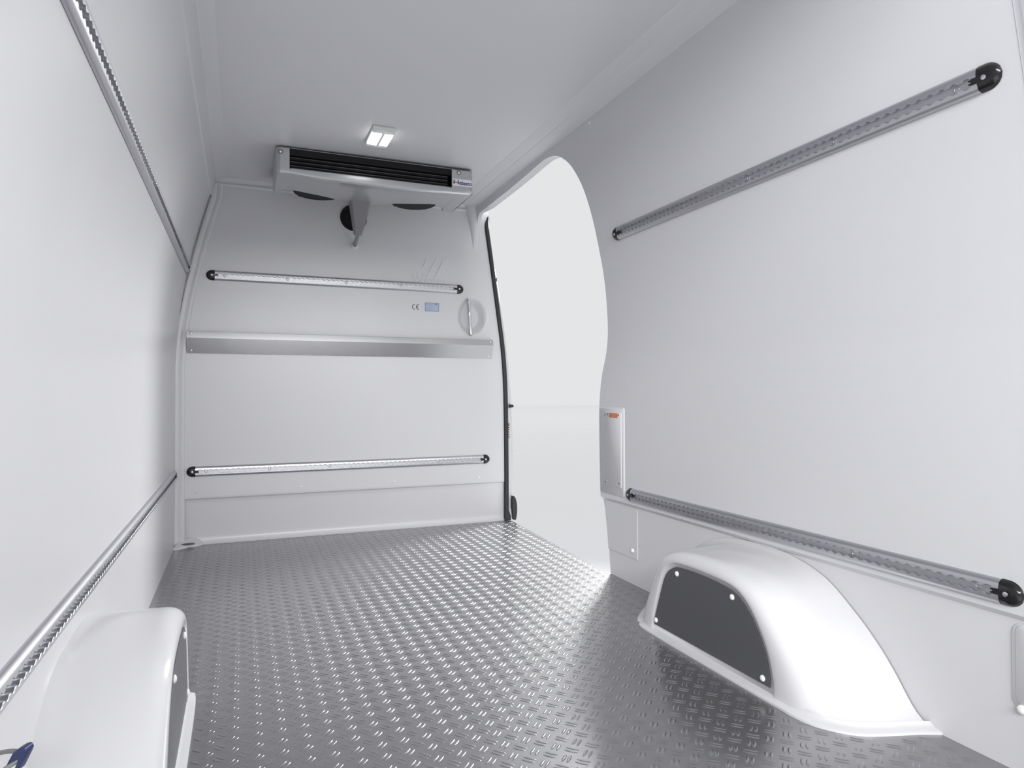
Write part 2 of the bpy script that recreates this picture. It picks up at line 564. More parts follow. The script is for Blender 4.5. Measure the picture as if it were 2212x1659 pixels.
# ------------------------------------------------------------------ wheel arches
CI = smooth_curve([(1.212, 0), (1.214, .045), (1.232, .108), (1.270, .172), (1.312, .214), (1.362, .234), (1.46, .240), (1.565, .238), (1.615, .229), (1.655, .195), (1.692, .105), (1.712, .035), (1.715, 0)], 60)
CO = smooth_curve([(.985, 0), (1.025, .03), (1.07, .09), (1.11, .136), (1.17, .19), (1.265, .255), (1.385, .286), (1.5, .290), (1.62, .280), (1.72, .25), (1.80, .195), (1.86, .10), (1.885, .04), (1.90, 0)], 60)


def arch(side, label):
    fx = (lambda x: x) if side > 0 else (lambda x: MIR - x)
    XI = 1.150
    WD = .212 if side > 0 else .186
    t = thing('wheel_arch', (fx(1.26), 1.45, 0), label, 'wheel arch', 'white wheel arch housings')
    s = S()
    rows = []
    # recess for the cover, then the rounded shoulder, the flank and the flare into the wall
    cen = np.array([1.46, .06])
    for k in range(60):
        a, b = CI[k], CO[k]
        L = np.linalg.norm(b - a)
        rear = max(0, 1 - k / 26)
        a1 = min(.56, .045 / L)
        a2 = 1 - min(.30, .022 / L)
        R1, R2 = .042 / WD, .02 / WD
        P = []
        inn = a + (cen - a) / np.linalg.norm(cen - a) * .006
        inn[1] = max(inn[1], 0) if k not in (0, 59) else 0
        P.append((*inn, .005))
        P.append((*(a + (inn - a) * .6), .001))
        sec = []
        for ph in np.linspace(0, PI / 2, 9):
            sec.append((a1 * math.sin(ph), R1 * (1 - math.cos(ph))))
        for q in np.linspace(.12, .88, 7):
            sec.append((a1 + (a2 - a1) * q ** 1.35, R1 + (1 - R2 - R1) * q))
        for ph in np.linspace(0, PI / 2, 6):
            sec.append((a2 + (1 - a2) * (1 - math.cos(ph)), 1 - R2 + R2 * math.sin(ph)))
        fw = max(0, (k - 40) / 19)
        wgt = max(rear ** .8, fw ** .9)
        ex = 3.5 if rear > 0 else 2.9
        for i_, (r, d) in enumerate(sec):
            rp = (i_ / (len(sec) - 1)) ** .8
            r, d = r + (rp - r) * wgt, d + (rp ** ex - d) * wgt
            P.append((*(a + (b - a) * r), d * WD))
        rows.append([(fx(XI + d), y, max(0, z)) for y, z, d in P])
    s.grid(rows)
    # back plate of the cover recess
    inner = [r[0] for r in rows]
    n = len(s.v)
    s.v += inner
    s.f.append(tuple(range(n, n + 60)))
    s.mk('housing', GLOSS, t, angle=75)
    # foot flange
    s = S()
    out = smooth_curve(ARCH_R_BASE, 70)
    tn = np.gradient(out, axis=0)
    tn /= np.linalg.norm(tn, axis=1)[:, None]
    IN = out + np.stack([-tn[:, 1], tn[:, 0]], 1) * .024
    rows = []
    for k in range(70):
        a, b = out[k], IN[k]
        H = .017
        row = [(*a, 0), (*(a + (b - a) * .02), .005)]
        for q in np.linspace(0, 1, 7)[1:]:
            row.append((*(a + (b - a) * (.06 + .94 * math.sin(q * PI / 2) ** 1.0)), .007 + (H - .007) * (1 - math.cos(q * PI / 2))))
        rows.append([(fx(x), y, z) for x, y, z in row])
    s.grid(rows)
    s.mk('foot_flange', GLOSS, t, angle=60)
    # cover panel with its four screws
    PC = [(1.229, .026), (1.230, .050), (1.246, .104), (1.283, .163), (1.323, .201), (1.368, .219), (1.46, .226), (1.558, .2245), (1.602, .2165), (1.643, .184), (1.678, .10), (1.699, .040), (1.700, .026)]
    oc = smooth_curve(PC, 50)
    s = S()
    s.prism([(fx(XI + .0035), y, z) for y, z in oc], (-.0025 * side, 0, 0))
    pan = s.mk('cover_panel', DARKPANEL, t, angle=30, label='dark grey flat cover panel')
    for y, z in ((1.2513, .040), (1.356, .2022), (1.5857, .2035), (1.690, .0400)):
        dome_screw('screw', (fx(XI + .001), y, z), (-side, 0, 0), .0076, .005, WPLAST, pan, label='white domed screw cap')
    return t


arch(1, 'glossy white wheel arch housing beneath the lower rail of the right wall')
arch(-1, 'glossy white wheel arch housing at bottom left, along the left wall')


# ------------------------------------------------------------------ load rails
PITCHR = .0239
def rail(p0, p1, nrm, label, caps=(1, 1), phase=.006, screws=12):
    """airline-type rail from p0 to p1 (tips of the end caps); nrm points into the load space"""
    p0, p1, nrm = Vector(p0), Vector(p1), Vector(nrm).normalized()
    eu = (p1 - p0).normalized()
    nrm = (nrm - eu * nrm.dot(eu)).normalized()
    ev = nrm.cross(eu)
    LEN = (p1 - p0).length
    CL = .039
    W = lambda u, v, w: p0 + eu * u + ev * v + nrm * w
    base = W(LEN / 2, 0, 0)
    t = thing('load_rail', base, label, 'load rail', 'slotted load rails on the walls')
    u0 = CL if caps[0] else 0
    u1 = LEN - (CL if caps[1] else 0)
    # body
    N = int((u1 - u0) / PITCHR * 10)
    us = np.linspace(u0, u1, N)
    HWD, TOP = .0242, .0125
    rr, sl = .0098, .0055
    side_prof = [(HWD, 0), (HWD, .0016), (.0236, .0040), (.0222, .0066), (.0200, .0092), (.0172, .0112), (.0142, .0122)]
    for nm in ('b',):
        s = S()
        for sg in (-1, 1):
            rows = []
            for u in us:
                d = ((u - u0 - .020) / PITCHR)
                d = (d - round(d)) * PITCHR
                e = math.sqrt(rr * rr - d * d) if abs(d) < math.sqrt(rr * rr - sl * sl) else sl
                if u - u0 < .009 or u1 - u < .009: e = sl
                row = [W(u, sg * v, w) for v, w in side_prof] + [W(u, sg * (e + .0007), TOP), W(u, sg * e, TOP - .0006), W(u, sg * e, .0035)]
                rows.append(row)
            s.grid(rows)
        body = s.mk('rail_body', ALU, t, angle=38)
        s = S().grid([[W(u, -.0125, .0035), W(u, .0125, .0035)] for u in (u0, u1)])
        s.mk('channel_floor', ALUDK, t, smooth=False)
    # countersunk screws in the channel
    k = 1
    while True:
        u = u0 + .020 + PITCHR * (1 + screws * (k - 1))
        if u > u1 - .02: break
        s = S().lathe(W(u, 0, .0035), nrm, [(.0070, 0), (.0068, .0008), (.006, .0013), (.0034, .0014), (.0026, .0004), (.0001, .0003)], 18)
        s.mk('screw', ALUDK, t, angle=40)
        k += 1
    # end caps
    for e in (0, 1):
        if not caps[e]: continue
        U = (lambda a: LEN - a) if e else (lambda a: a)
        s = S()
        rows = []
        for q in np.linspace(0, 1, 16):
            a = CL * (1 - q)                   # distance from the tip
            # plan: straight for the inner third, then half round
            f = max(0.0, (q - .30) / .70)
            hw = .0250 * math.sqrt(max(1e-6, 1 - f ** 2.0))
            hh = .0136 * (1 - .55 * f ** 3)
            row = []
            for v in np.linspace(-1, 1, 17):
                w = hh * (1 - abs(v) ** 3.2) ** .8 if abs(v) < 1 else 0
                row.append(W(U(a), v * hw, w * (1 if q < 1 else 0)))
            rows.append(row)
        s.grid(rows)
        s.add(rows[0], [tuple(range(17))])
        cap = s.mk('end_cap', BLACKP, t, angle=50, label='black plastic end cap')
        s = S()
        c = W(U(CL + .0045), 0, .0095)
        R = Matrix((eu, ev, nrm)).transposed()
        s.box(c, (.014, .0095, .0074), .0008, 1, R)
        fx = W(U(CL + .0135), 0, .0095)
        for sg in (-1, 1):
            s.box(W(U(CL + .0130), sg * .0032, .0095), (.005, .003, .0074), .0006, 1, R)
        s.mk('tongue', BLACKP, cap, angle=30)
        cs = W(U(CL * .66), 0, .0132)
        s = S().lathe(cs, nrm, [(.0048, 0), (.0046, .0014), (.0034, .0020), (.0001, .0021)], 18)
        scr = s.mk('screw', SCREWM, cap, angle=40)
        s = S()
        for sg in (-1, 1):
            s.box(cs + nrm * .0021 + (eu + ev).normalized() * sg * .0024, (.0022, .0022, .0005), 0, 1, R)
        s.mk('screw_slot', BLUEINK, scr, smooth=False) if False else None
    return t


rail((-.157, YB - .001, 1.287), (1.135, YB - .001, 1.289), (0, -1, 0), 'upper slotted aluminium rail on the front bulkhead, below the cooling unit')
rail((-.238, YB - .001, .348), (1.287, YB - .001, .350), (0, -1, 0), 'lower slotted aluminium rail on the front bulkhead, near the floor')
def wn(x, z):
    return (x(z - .03) - x(z + .03)) / .06
zz1 = 1.308
rail((xr(zz1) - .001, .785, zz1), (xr(zz1) - .001, 2.160, zz1), (-1, 0, -wn(xr, zz1)), 'upper slotted aluminium rail on the right wall, behind the door opening')
rail((xr(.337), .794, .337), (xr(.337), 2.172, .337), (-1, 0, 0), 'lower slotted aluminium rail on the right wall, above the wheel arch')
zz2 = 1.300
rail((xl(zz2) + .001, .60, zz2), (xl(zz2) + .001, 3.452, zz2), (1, 0, wn(xl, zz2)), 'upper slotted aluminium rail on the left wall', caps=(0, 1))
rail((xl(.341), .60, .341), (xl(.341), 3.462, .341), (1, 0, 0), 'lower slotted aluminium rail on the left wall, above the wheel arch', caps=(0, 1))

# ------------------------------------------------------------------ bulkhead fittings
# folded steel impact strip
t = thing('impact_strip', (.532, YB, .910), 'folded stainless steel impact strip across the middle of the bulkhead', 'impact strip')
s = S()
pr = [(-.0005, 1.0135), (-.0225, 1.0135), (-.0238, 1.0125), (-.0288, .9845), (-.0291, .9825), (-.0284, .9805), (-.0020, .9105), (-.001, .910), (-.0005, .9105)]
s.grid([[(x, YB + dy, z) for dy, z in pr] for x in (-.238, 1.3005)])
for x in (-.238, 1.3005):
    s.add([(x, YB + dy, z) for dy, z in pr], [tuple(range(len(pr)))])
s.mk('folded_sheet', STEEL, t, angle=20)
for x, z in ((-.219, 1.004), (-.219, .922), (1.284, 1.002), (1.282, .922)):
    yy = YB + (-.0254 if z > .98 else -.0020 - .0264 * (z - .9105) / .070)
    nv = (0, -1, .17) if z > .98 else (0, -.935, -.353)
    dome_screw('rivet', (x, yy + .0005, z), nv, .0062, .004, SCREWM, t)

# grab handle
t = thing('grab_handle', (1.169, 3.505, 1.04), 'chrome grab bar in an oval hollow at the right of the bulkhead', 'handle')
s = S().tube([(1.1612, 3.494, 1.2365), (1.1613, 3.494, 1.2345), (1.1765, 3.494, 1.040), (1.1766, 3.494, 1.038)], [.0090, .0102, .0102, .0090], 22)
s.mk('bar', CHROME, t, angle=60)
for x, z in ((1.161, 1.236), (1.1768, 1.038)):
    S().lathe((x, 3.530, z + (-.012 if z > 1.1 else .012)), (0, -1, 0), [(.014, -.010), (.013, .006), (.010, .020), (.0085, .034)], 20).mk('mount', WPLAST, t, angle=40)

# embossed word and mark
t = thing('embossed_logo', (.95, YB, 1.28), 'raised white "Winter" lettering and slanted strokes above the upper bulkhead rail', 'logo')
s = S()
v, f = text_shape('Winter', .080, (.846, YB + .0004, 1.303), (1, 0, 0), (0, 0, 1), .0026)
wk = .199 / (max(p[0] for p in v) - .846)
v = [(.846 + (p[0] - .846) * wk, p[1], p[2]) for p in v]
s.add(v, f).mk('lettering', WHITE, t, smooth=False)
def bar(p, q, w, d=.0026):
    p, q = Vector(p), Vector(q)
    e = (q - p).normalized()
    n = Vector((e.z, 0, -e.x)) * w / 2
    return S().prism([p + n, q + n, q - n, p - n], (0, -d, 0))
for (x0, z0, x1, z1), w, d in (((.905, 1.391, .929, 1.442), .006, .0026), ((.931, 1.352, .981, 1.446), .006, .0026), ((.980, 1.355, 1.020, 1.442), .005, .0026),
                               ((.884, 1.446, .906, 1.392), .006, .0007), ((.929, 1.444, .952, 1.392), .006, .0007)):
    bar((x0, YB + .0003, z0), (x1, YB + .0003, z1), w, d).mk('stroke', WHITE, t, smooth=False)

# CE mark
t = thing('conformity_mark', (.865, YB, 1.165), 'small black CE mark on the bulkhead', 'marking')
def arc_band(cx, cz, r, w, a0, a1, y, d, n=24):
    rows = []
    for a in np.linspace(a0, a1, n):
        rows.append([(cx + (r - w) * math.cos(a), y, cz + (r - w) * math.sin(a)), (cx + r * math.cos(a), y, cz + r * math.sin(a)),
                     (cx + r * math.cos(a), y - d, cz + r * math.sin(a)), (cx + (r - w) * math.cos(a), y - d, cz + (r - w) * math.sin(a))])
    return S().grid(rows, close_v=True)
arc_band(.862, 1.181, .0148, .0034, PI * .5, PI * 1.5, YB + .0003, .0008).mk('letter_c', BLACKINK, t, smooth=False)
s = arc_band(.884, 1.181, .0148, .0034, PI * .5, PI * 1.5, YB + .0003, .0008)
s.box((.8775, YB - .0001, 1.181), (.011, .0008, .0032))
s.mk('letter_e', BLACKINK, t, smooth=False)

# type plate
t = thing('type_plate', (.957, YB, 1.158), 'pale blue type plate sticker beside the CE mark', 'sticker')
S().box((.957, YB - .0004, 1.1835), (.108, .001, .050), .0002, 1).mk('backing', WHITE, t, smooth=False)
S().box((.957, YB - .0010, 1.1835), (.0785, .0008, .0455)).mk('border', FRAMEBLUE, t, smooth=False)
S().box((.957, YB - .0015, 1.1835), (.0735, .0006, .0405)).mk('print', PLATEBLUE, t, smooth=False)
s = S()
for k in range(5):
    s.box((.940 - .004 * (k % 2), YB - .0019, 1.196 - .0065 * k), (.036 - .008 * (k % 3), .0004, .0008))
s.mk('fine_print', FRAMEBLUE, t, smooth=False)
v, f = text_shape('W', .0098, (.9745, YB - .0017, 1.1945), (1, 0, 0), (0, 0, 1), .0006, True)
S().add(v, f).mk('emblem', BLUEINK, t, smooth=False)

# cover screws along the lower edge of the bulkhead
for k, (x, lab) in enumerate(((-.195, 'first small white screw cap from the left, under the lower bulkhead rail'), (.280, 'second small white screw cap from the left, under the lower bulkhead rail'),
                              (.752, 'third small white screw cap from the left, under the lower bulkhead rail'), (1.226, 'rightmost small white screw cap, under the lower bulkhead rail'))):
    o = dome_screw('screw_cap', (x, YB + .0004, .2505), (0, -1, 0), .0058, .004, WPLAST if k else WHITE, None)
    tag(o, lab, 'screw cap', 'screw caps on the bulkhead')

# black round duct opening behind the drain
t = thing('duct_grommet', (.538, YB, .0 + 1.555), 'black round duct grommet high on the bulkhead behind the drain spout', 'grommet')
c = (.5385, YB + .002, 1.627)
S().lathe(c, (0, -1, 0), [(.068, -.002), (.068, .006), (.0655, .010), (.060, .0105), (.057, .008), (.055, -.0005)], 40).mk('collar', BLACKM, t, angle=40)
s = S().lathe(c, (0, -1, 0), [(.0565, .003), (.040, .0025), (.0001, .0020)], 40)
s.mk('membrane', BLACKM, t, angle=40)

# corner drain at the foot of the bulkhead
t = thing('corner_drain', (-.225, 3.48, 0), 'white floor corner piece with a dark drain slot at left foot of bulkhead', 'drain')
oc = smooth_curve([(-.286, 3.428), (-.262, 3.430), (-.245, 3.445), (-.222, 3.462), (-.196, 3.468), (-.178, 3.480), (-.166, 3.505), (-.164, 3.552)], 30)
s = S()
s.grid([[(x + (-.228 - x) * q * .25, y + (3.56 - y) * q * .6, z) for q, z in ((0, 0), (.03, .004), (.12, .008), (.5, .012), (1, .028))] for x, y in oc])
s.mk('corner_piece', GLOSS, t, angle=60)
s = S()
s.grid([[(-.228 + .030 * math.cos(a) * r, 3.474 + .017 * math.sin(a) * r + .004, .0145 + .002 * (1 - r)) for r in (1, .6, .01)] for a in np.linspace(0, 2 * PI, 25)])
s.mk('drain_slot', DRAIN, t, angle=60)

# ------------------------------------------------------------------ ceiling lamp
t = thing('ceiling_lamp', (.517, 2.684, 1.765), 'lit white ceiling lamp with twin diffusers, behind the cooling unit', 'lamp')
ZC = 1.764
x0, x1, y0, y1 = .474, .562, 2.594, 2.774
S().box(((x0 + x1) / 2, (y0 + y1) / 2, ZC - .006), (x1 - x0, y1 - y0, .014), .004, 2).mk('housing', WPLAST, t, angle=30)
for xa, xb in ((x0 + .002, .514), (.522, x1 - .002)):
    S().box(((xa + xb) / 2, (y0 + y1) / 2, ZC - .0165), (xb - xa, .122, .011), .0035, 2).mk('diffuser', DIFFUSER, t, angle=30)
S().box((.518, (y0 + y1) / 2, ZC - .019), (.0105, .150, .014), .0015, 1).mk('centre_bar', WPLAST, t, angle=30)
for y in (y0 + .013, y1 - .013):
    S().box(((x0 + x1) / 2, y, ZC - .0155), (x1 - x0, .026, .012), .005, 2).mk('end_cap', WPLAST, t, angle=30)

# ------------------------------------------------------------------ cooling unit under the ceiling
UX0, UX1, UF, UB = .134, 1.003, 2.94, 3.272
UT, UZ = 1.757, 1.644
t = thing('cooling_unit', (.568, 3.10, UZ), 'silver evaporator cooling unit with black grille under the ceiling at the bulkhead', 'cooling unit')
s = S()
gx0, gx1, gz0, gz1 = .187, .899, 1.666, 1.752
def low(x):                      # lower edge of the front face
    return interp([(UX0, 1.644), (.16, 1.643), (.31, 1.633), (.75, 1.633), (.875, 1.640), (UX1, 1.645)], x)
xf = [UX0 + .002, .150, .170, gx0, .20, .25, .31, .42, .53, .64, .75, .82, .875, gx1, .93, .96, .985, UX1 - .002]
# front face split round the grille
def fr(xa, za, zb):
    return [(x, UF + (.004 if (x < UX0 + .01 or x > UX1 - .01) else 0), z) for x in xa for z in ()]
L = [x for x in xf if x <= gx0]
Rr = [x for x in xf if x >= gx1]
M_ = [x for x in xf if gx0 <= x <= gx1]
yedge = lambda x: UF + (.010 if (x < UX0 + .01 or x > UX1 - .01) else 0)
for seg in (L, Rr):
    s.grid([[(x, yedge(x) + .006, UT), (x, yedge(x), UT - .006), (x, yedge(x), gz1), (x, yedge(x), gz0), (x, yedge(x), low(x) + .012), (x, yedge(x) + .002, low(x) + .005), (x, yedge(x) + .008, low(x))] for x in seg])
s.grid([[(x, UF + .006, UT), (x, UF, UT - .004), (x, UF, gz1)] for x in M_])
s.grid([[(x, UF, gz0), (x, UF - .001, low(x) + .014), (x, UF + .001, low(x) + .006), (x, UF + .008, low(x))] for x in M_])
# grille reveal
for a, b in (((gx0, gz0), (gx1, gz0)), ((gx1, gz0), (gx1, gz1)), ((gx1, gz1), (gx0, gz1)), ((gx0, gz1), (gx0, gz0))):
    s.grid([[(a[0], UF, a[1]), (b[0], UF, b[1])], [(a[0], UF + .006, a[1]), (b[0], UF + .006, b[1])]])
# sides
for x, d in ((UX0, 1), (UX1, -1)):
    s.grid([[(x + d * .002, UF + .010, z1), (x, UF + .022, z1), (x - d * .002, UF + .15, z1), (x - d * .0, UB, z1)] for z1 in (UT, 1.72, 1.68, 1.652)])
    s.grid([[(x + d * .002, UF + .010, 1.652), (x, UF + .022, 1.652), (x - d * .002, UF + .15, 1.652), (x, UB, 1.652)],
            [(x + d * .002, UF + .010, low(x)), (x + d * .006, UF + .022, 1.644), (x + d * .006, UF + .15, 1.642), (x + d * .006, UB, 1.643)]])
# underside: an apron that ends in a bowed edge in front of the fans, with a leg at either side
YE = [(.172, 3.172), (.228, 3.19), (.33, 3.225), (.42, 3.262), (.47, 3.288), (.52, 3.288), (.60, 3.270), (.68, 3.235), (.75, 3.21), (.86, 3.172), (.905, 3.170)]
def yedge_b(x):
    if x < .1715: return UB
    if x > .945: return UB
    if x > .905: return 3.170 + (3.245 - 3.170) * ((x - .905) / .04) ** 1.3
    return interp(YE, x)
def under(x, y):
    z = low(x) + (1.6445 - low(x)) * min(1, (y - UF) / .09)
    q = min(1, max(0, (y - UF - .09) / .10))
    ridge = max(0, 1 - abs(x - .545) / .15)
    return z - .005 * min(1, ridge * 1.6) * q + .003 * (1 - min(1, ridge * 1.6)) * q * (.175 < x < .94)
ux = sorted(set([round(v, 4) for v in list(np.linspace(UX0 + .006, UX1 - .006, 60)) + [.1700, .1714, .1716, .174, .192, .895, .905, .9449, .9451]]))
s.grid([[(x, UF + .008 + (yedge_b(x) - UF - .008) * q, under(x, UF + .008 + (yedge_b(x) - UF - .008) * q)) for x in ux] for q in np.linspace(0, 1, 16)])
s.grid([[(x, yedge_b(x), under(x, yedge_b(x)) + d) for x in ux] for d in (0, .055)])
s.grid([[(UX0 + .006, 3.10, 1.70), (UX1 - .006, 3.10, 1.70)], [(UX0 + .006, 3.40, 1.70), (UX1 - .006, 3.40, 1.70)], [(UX0 + .006, 3.40, UT), (UX1 - .006, 3.40, UT)]])
body = s.mk('housing', SILVER, t, angle=32)
# grille: dark box with a top blade, fin rows and bars
s = S()
s.box(((gx0 + gx1) / 2, UF + .045, (gz0 + gz1) / 2), (gx1 - gx0 - .001, .004, gz1 - gz0 - .001))
for z, in ((gz0 + .0012,), (gz1 - .0012,)):
    s.box(((gx0 + gx1) / 2, UF + .025, z), (gx1 - gx0, .040, .002))
for x in (gx0 + .001, gx1 - .001):
    s.box((x, UF + .025, (gz0 + gz1) / 2), (.002, .040, gz1 - gz0))
gr = s.mk('grille_box', BLACKM, t, smooth=False, label='black grille opening')
s = S()
S().grid([[(gx0 + .002, UF + .004, gz1 - .001), (gx1 - .002, UF + .004, gz1 - .001)], [(gx0 + .002, UF + .010, gz1 - .026), (gx1 - .002, UF + .010, gz1 - .026)]]).mk('top_blade', BLACKM, t, smooth=False)
for zc in (1.7155, 1.6985, 1.6815):
    S().box(((gx0 + gx1 - .016) / 2, UF + .014, zc - .006), (gx1 - gx0 - .02, .020, .0085), .001, 1).mk('grille_slat', BLACKM, t, smooth=False)
    s = S()
    n = 150
    for k in range(n):
        x = gx0 + .004 + (gx1 - gx0 - .026) * k / (n - 1)
        s.box((x, UF + .0125, zc + .0008), (.0022, .003, .0042))
    s.mk('fin_row', FIN, t, smooth=False, label='row of fine metal fins', kind='stuff')
S().box(((gx0 + gx1) / 2, UF + .0045, gz0 + .002), (gx1 - gx0 - .012, .006, .0028)).mk('lower_fin_strip', FIN, t, smooth=False)
for x, z in ((.151, 1.7335), (.932, 1.7395)):
    w = S().lathe((x, UF + .001, z), (0, -1, 0), [(.0115, 0), (.0112, .002), (.0070, .0024), (.0066, .0010)], 24).mk('washer', FIN, t, angle=40)
    S().lathe((x, UF + .001, z), (0, -1, 0), [(.0062, 0), (.0058, .004), (.0035, .0055), (.0001, .0057)], 18).mk('screw', SCREWM, w, angle=40)
# maker's sticker
st = S().box((.9490, UF - .0006, 1.6935), (.092, .0012, .032), .0002, 1).mk('sticker', STICKER, t, smooth=False)
v, f = text_shape('ebasto', .0265, (.9335, UF - .0012, 1.6838), (1, 0, -.0), (0, 0, 1), .0006, True)
a = np.array([list(p) for p in v])
k = (.9935 - .9335) / (a[:, 0].max() - .9335)
v = [(.9335 + (p[0] - .9335) * k, p[1], p[2]) for p in v]
S().add(v, f).mk('lettering', BLUEINK, st, smooth=False)
s = S()
rows = []
for sg, cx in ((1, .9095), (-1, .9285)):
    rows = []
    for q in np.linspace(-1, 1, 13):
        x = cx + sg * .003 * q * q - sg * .0015
        w = .0022
        rows.append([(x - w, UF - .0012, 1.6945 + .0105 * q), (x + w, UF - .0012, 1.6945 + .0105 * q), (x + w, UF - .0018, 1.6945 + .0105 * q), (x - w, UF - .0018, 1.6945 + .0105 * q)])
    s.grid(rows, close_v=True)
s.mk('emblem_stroke', BLUEINK, st, smooth=False)
s = arc_band(.919, 1.6865, .0095, .0036, PI * .15, PI * .85, UF - .0012, .0007)
s.mk('emblem_arc', REDINK, st, smooth=False)
# fan shrouds under the wells
for cx, lab in ((.330, None), (.785, None)):
    c = (cx, 3.212, 1.6785)
    fan = S().lathe(c, (0, 0, -1), [(.010, -.02), (.108, -.02), (.110, .012), (.109, .026), (.104, .029), (.095, .0285), (.0001, .0285)], 40).mk('fan_shroud', BLACKM, t, angle=40)
    for k in range(4):
        a = PI / 4 + PI / 2 * k
        e = Vector((math.cos(a), math.sin(a), 0))
        S().box(Vector(c) + e * .098 + Vector((0, 0, -.022)), (.030, .016, .012), .003, 1, Matrix.Rotation(a, 3, 'Z')).mk('fan_lug', BLACKM, fan, angle=30)
# drain spout
s = S()
rows = []
for z, xa, xb, ya, yb in ((1.648, .482, .582, 3.215, 3.30), (1.640, .484, .578, 3.222, 3.30), (1.560, .497, .5625, 3.248, 3.302), (1.497, .5075, .5465, 3.272, 3.306), (1.492, .509, .545, 3.274, 3.304)):
    b = .006
    rows.append([(xa + b, ya, z), (xb - b, ya, z), (xb, ya + b, z), (xb, yb - b, z), (xb - b, yb, z), (xa + b, yb, z), (xa, yb - b, z), (xa, ya + b, z)])
s.grid(rows, close_v=True)
s.add(rows[-1], [tuple(range(8))])
sp = s.mk('drain_spout', SPOUT, t, angle=30)
S().tube([(.528, 3.289, 1.50), (.530, 3.31, 1.496), (.536, 3.40, 1.489), (.545, 3.502, 1.484)], .0095, 16).mk('drain_pipe', FIN, sp, angle=60)
dome_screw('pipe_collar', (.5455, YB + .001, 1.4835), (0, -1, 0), .020, .010, WHITE, sp)

# ------------------------------------------------------------------ right wall fittings
def wall_pt(y, z, d=0.0):
    return (xr_step(z) - d, y, z)
def rrect(y0, y1, z0, z1, r, n=6):
    P = []
    for cy, cz, a0 in ((y1 - r, z1 - r, 0), (y0 + r, z1 - r, PI / 2), (y0 + r, z0 + r, PI), (y1 - r, z0 + r, 1.5 * PI)):
        for a in np.linspace(a0, a0 + PI / 2, n):
            P.append((cy + r * math.cos(a), cz + r * math.sin(a)))
    return P
def wall_slab(name, y0, y1, z0, z1, r, d0, d1, m, parent, bev=.0015, **k):
    """a thin slab with softened edge lying on the right wall"""
    P = rrect(y0, y1, z0, z1, r)
    P2 = rrect(y0 + bev, y1 - bev, z0 + bev, z1 - bev, max(.0005, r - bev))
    s = S()
    a = [wall_pt(y, z, d0) for y, z in P]
    b = [wall_pt(y, z, d1 - bev) for y, z in P]
    c = [wall_pt(y, z, d1) for y, z in P2]
    s.grid([a, b, c], close_v=True)
    s.add(c, [tuple(range(len(c)))])
    return s.mk(name, m, parent, angle=50, **k)

t = thing('access_cover', (1.349, 2.265, .345), 'white access cover with orange sticker on the right wall beside door opening', 'access cover')
wall_slab('pad', 2.186, 2.372, .318, .662, .010, -.002, .0045, WHITE, t, bev=.004)
pl = wall_slab('plate', 2.202, 2.328, .352, .645, .005, .004, .0075, WHITE, t, bev=.002)
for y, z in ((2.217, .633), (2.320, .631), (2.216, .372), (2.318, .366)):
    sc = S().lathe(wall_pt(y, z, .0072), (-1, 0, 0), [(.0052, 0), (.0048, .0018), (.0024, .0024), (.0001, .0024)], 16).mk('screw', SCREWM, pl, angle=40)
    S().lathe(wall_pt(y, z, .0096), (-1, 0, 0), [(.0026, -.0005), (.0026, .0004), (.0001, .0004)], 10).mk('screw_socket', BLACKINK, sc, smooth=False)
stp = wall_slab('sticker', 2.2235, 2.310, .6205, .641, .001, .0075, .0079, STICKER, pl, bev=.0001)
wall_slab('orange_field', 2.2245, 2.2875, .6215, .640, .0008, .0079, .0083, ORANGE, pl, bev=.0001)
s = S()
for k, (ya, yb) in enumerate(((2.228, 2.282), (2.232, 2.284), (2.230, 2.276))):
    p = wall_pt((ya + yb) / 2, .636 - .005 * k, .0084)
    s.box(p, (.0004, yb - ya, .0016))
s.mk('sticker_lines', ORANGE2, pl, smooth=False)
v, f = text_shape('W', .0125, wall_pt(2.3075, .6300, .0082), (0, -1, 0), (0, 0, 1), .0005, True)
S().add(v, f).mk('sticker_emblem', TEAL, pl, smooth=False)
s = S().box(wall_pt(2.301, .6265, .0083), (.0004, .014, .002))
s.mk('sticker_word', TEAL, pl, smooth=False)

# lower service flap
t = thing('service_flap', (1.365, 2.22, .10), 'plain white service flap low on the right wall beneath the access cover', 'flap')
P = [(2.120, .285), (2.120, .0985), (2.329, .0985), (2.338, .17), (2.352, .24), (2.360, .285)]
s = S()
a = [wall_pt(y, z, -.001) for y, z in P]
b = [wall_pt(y, z, .003) for y, z in P]
s.grid([a, b], close_v=True)
s.add(b, [tuple(range(len(b)))])
s.mk('flap_panel', WHITE, t, smooth=False)
dome_screw('knob', wall_pt(2.150, .1265, .003), (-1, 0, 0), .0088, .007, WPLAST, t, label='small white round knob')

# rear corner panel
t = thing('rear_corner_cover', (1.36, .76, .12), 'white rounded corner panel at the rear end of the right wall', 'wall panel')
wall_slab('panel', .757, .8255, .118, .284, .022, -.001, .0035, WHITE, t, bev=.003)
wall_slab('raised_field', .760, .8165, .127, .283, .018, .0035, .006, WHITE, t, bev=.002)
dome_screw('knob', wall_pt(.8045, .1235, .006), (-1, 0, 0), .0088, .007, WPLAST, t, label='small white round knob')

